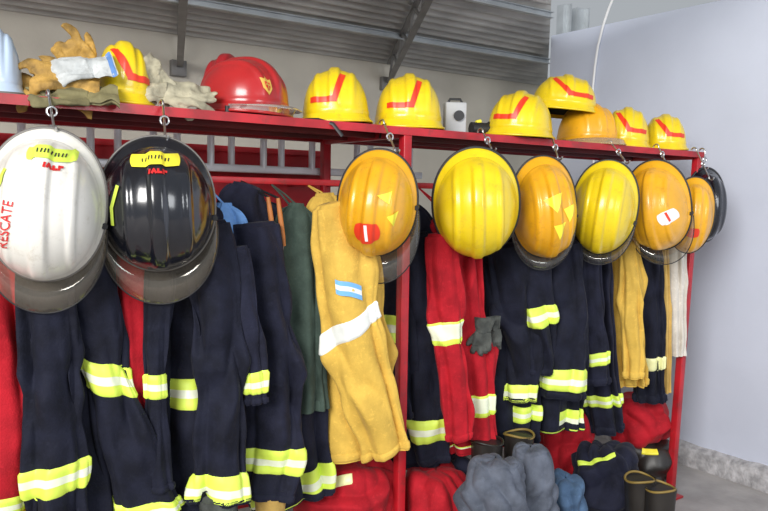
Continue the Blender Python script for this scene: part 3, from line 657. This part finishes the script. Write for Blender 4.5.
heap('black gear bag with yellow patch under the last red bag', 'gear_bag', 'bag', BOOT, 645, 54, 438, .16, seed=17, dep=.15, amp=.12, group=G, parts=[('yellow_patch', DECY, .74, .82, .68, .80, 0)])
zz = P(645, 438, .16).z-.03
heap('red bundle lying on top of the black gear bag near the rack end', 'gear_bundle', 'bundle', REDC, 641, 58, 398, .18, z0=zz, seed=21, dep=.14, amp=.14, drape=.015, group=G)
def boot(label, px, py, Y, h, yaw, m=BOOT, rim=BOOTY, group='rubber boots', rs=1.0, lean=(0, 0)):
    p = P(px, py, Y); r = thing('rubber_boot', label, 'boot', (p.x, p.y, 0), group, Matrix.Rotation(rad(yaw), 3, 'Z'))
    h = p.z; lx, ly = lean
    pts = [(lx, ly, h), (lx*.7, ly*.7, h*.8), (lx*.3, ly*.3, h*.55), (0, .005, .13), (0, -.01, .085), (0, -.06, .065), (0, -.12, .055), (0, -.165, .05), (0, -.19, .045)]
    rr = [.075, .071, .068, .06, .06, .052, .047, .04, .015]
    MB().tube(pts, [k*rs for k in rr], 24, caps=False).build('shaft', m, r)
    MB().tube([(lx, ly, h-.004), (lx*.9, ly*.9, h-.06)], [.070*rs, .06*rs], 24).build('lining', RUB, r)
    MB().tube([(lx+.075*rs*cos(2*pi*i/32), ly+.075*rs*sin(2*pi*i/32)*.9, h+.006*sin(4*pi*i/32)) for i in range(32)], .005, 8, closed=True).build('rim', rim, r)
    so = MB()
    ol = [V3((.045*cos(t)*(1 if sin(t) > 0 else 1.05), (.055 if sin(t) > 0 else .0)*sin(t) + (0 if sin(t) > 0 else .19*sin(t)), 0)) for t in [2*pi*i/36 for i in range(36)]]
    so.add([v+V3((0, 0, .0)) for v in ol]+[v+V3((0, 0, .028)) for v in ol], [(i, (i+1) % 36, 36+(i+1) % 36, 36+i) for i in range(36)]+[tuple(range(36))[::-1], tuple(range(36, 72))])
    so.build('sole', RUB, r)
    return r
boot('dark rubber boot with tan rim at the front, left of its pair', 643, 478, -.32, .3, 20, group='front pair of boots', rs=.84, lean=(-.01, .01))
boot('dark rubber boot with tan rim at the front, right of its pair', 660, 488, -.40, .3, 30, group='front pair of boots', rs=.84, lean=(.01, 0))
boot('black boot top rising behind grey trousers, left of its pair', 487, 441, -.04, .4, -30, group='boots behind the grey trousers', rs=.82, rim=BOOT)
boot('black boot with yellow rim rising behind grey trousers, right of its pair', 519, 434, -.03, .4, -30, group='boots behind the grey trousers', rs=.80)
heap('rumpled grey trousers standing left, below the gloved navy coat', 'work_trousers', 'trousers', GREYC, 489, 64, 456, -.20, seed=31, dep=.10, amp=.08, drape=.032, lean=.05, group='grey trousers on the floor', parts=[('waistband', GREYC, .55, .95, .84, .88, .0)])
heap('rumpled grey trousers standing right, beside the blue jeans', 'work_trousers', 'trousers', GREYC, 541, 46, 448, -.18, seed=36, dep=.09, amp=.08, drape=.028, lean=-.08, group='grey trousers on the floor', parts=[('waistband', GREYC, .55, .95, .84, .88, .0)])
# ------------------------------------------------------------------ light
def area(loc, tgt, sx, sy, e, col=(1, 1, 1)):
    l = bpy.data.lights.new('daylight_and_fill', 'AREA'); l.shape = 'RECTANGLE'; l.size = sx; l.size_y = sy; l.energy = e; l.color = col
    o = bpy.data.objects.new('daylight_and_fill', l); C.objects.link(o); o.location = loc
    o.rotation_euler = (V3(tgt)-V3(loc)).to_track_quat('-Z', 'Y').to_euler(); return o
area((-4.2, -4.2, 3.8), (1.4, 0, 1.1), 3.4, 2.8, 660, (1, .98, .95))
area((1.6, -4.8, 2.4), (3.8, -.4, 1.3), 1.8, 1.8, 75, (.94, .97, 1))  # added fill lamp, aimed to keep the right wall bright
w = bpy.data.worlds.new('daylight_and_fill'); bpy.context.scene.world = w; w.use_nodes = True
bg = w.node_tree.nodes['Background']; bg.inputs[0].default_value = (.88, .94, 1, 1); bg.inputs[1].default_value = .45
bpy.context.scene.view_settings.view_transform = 'Standard'
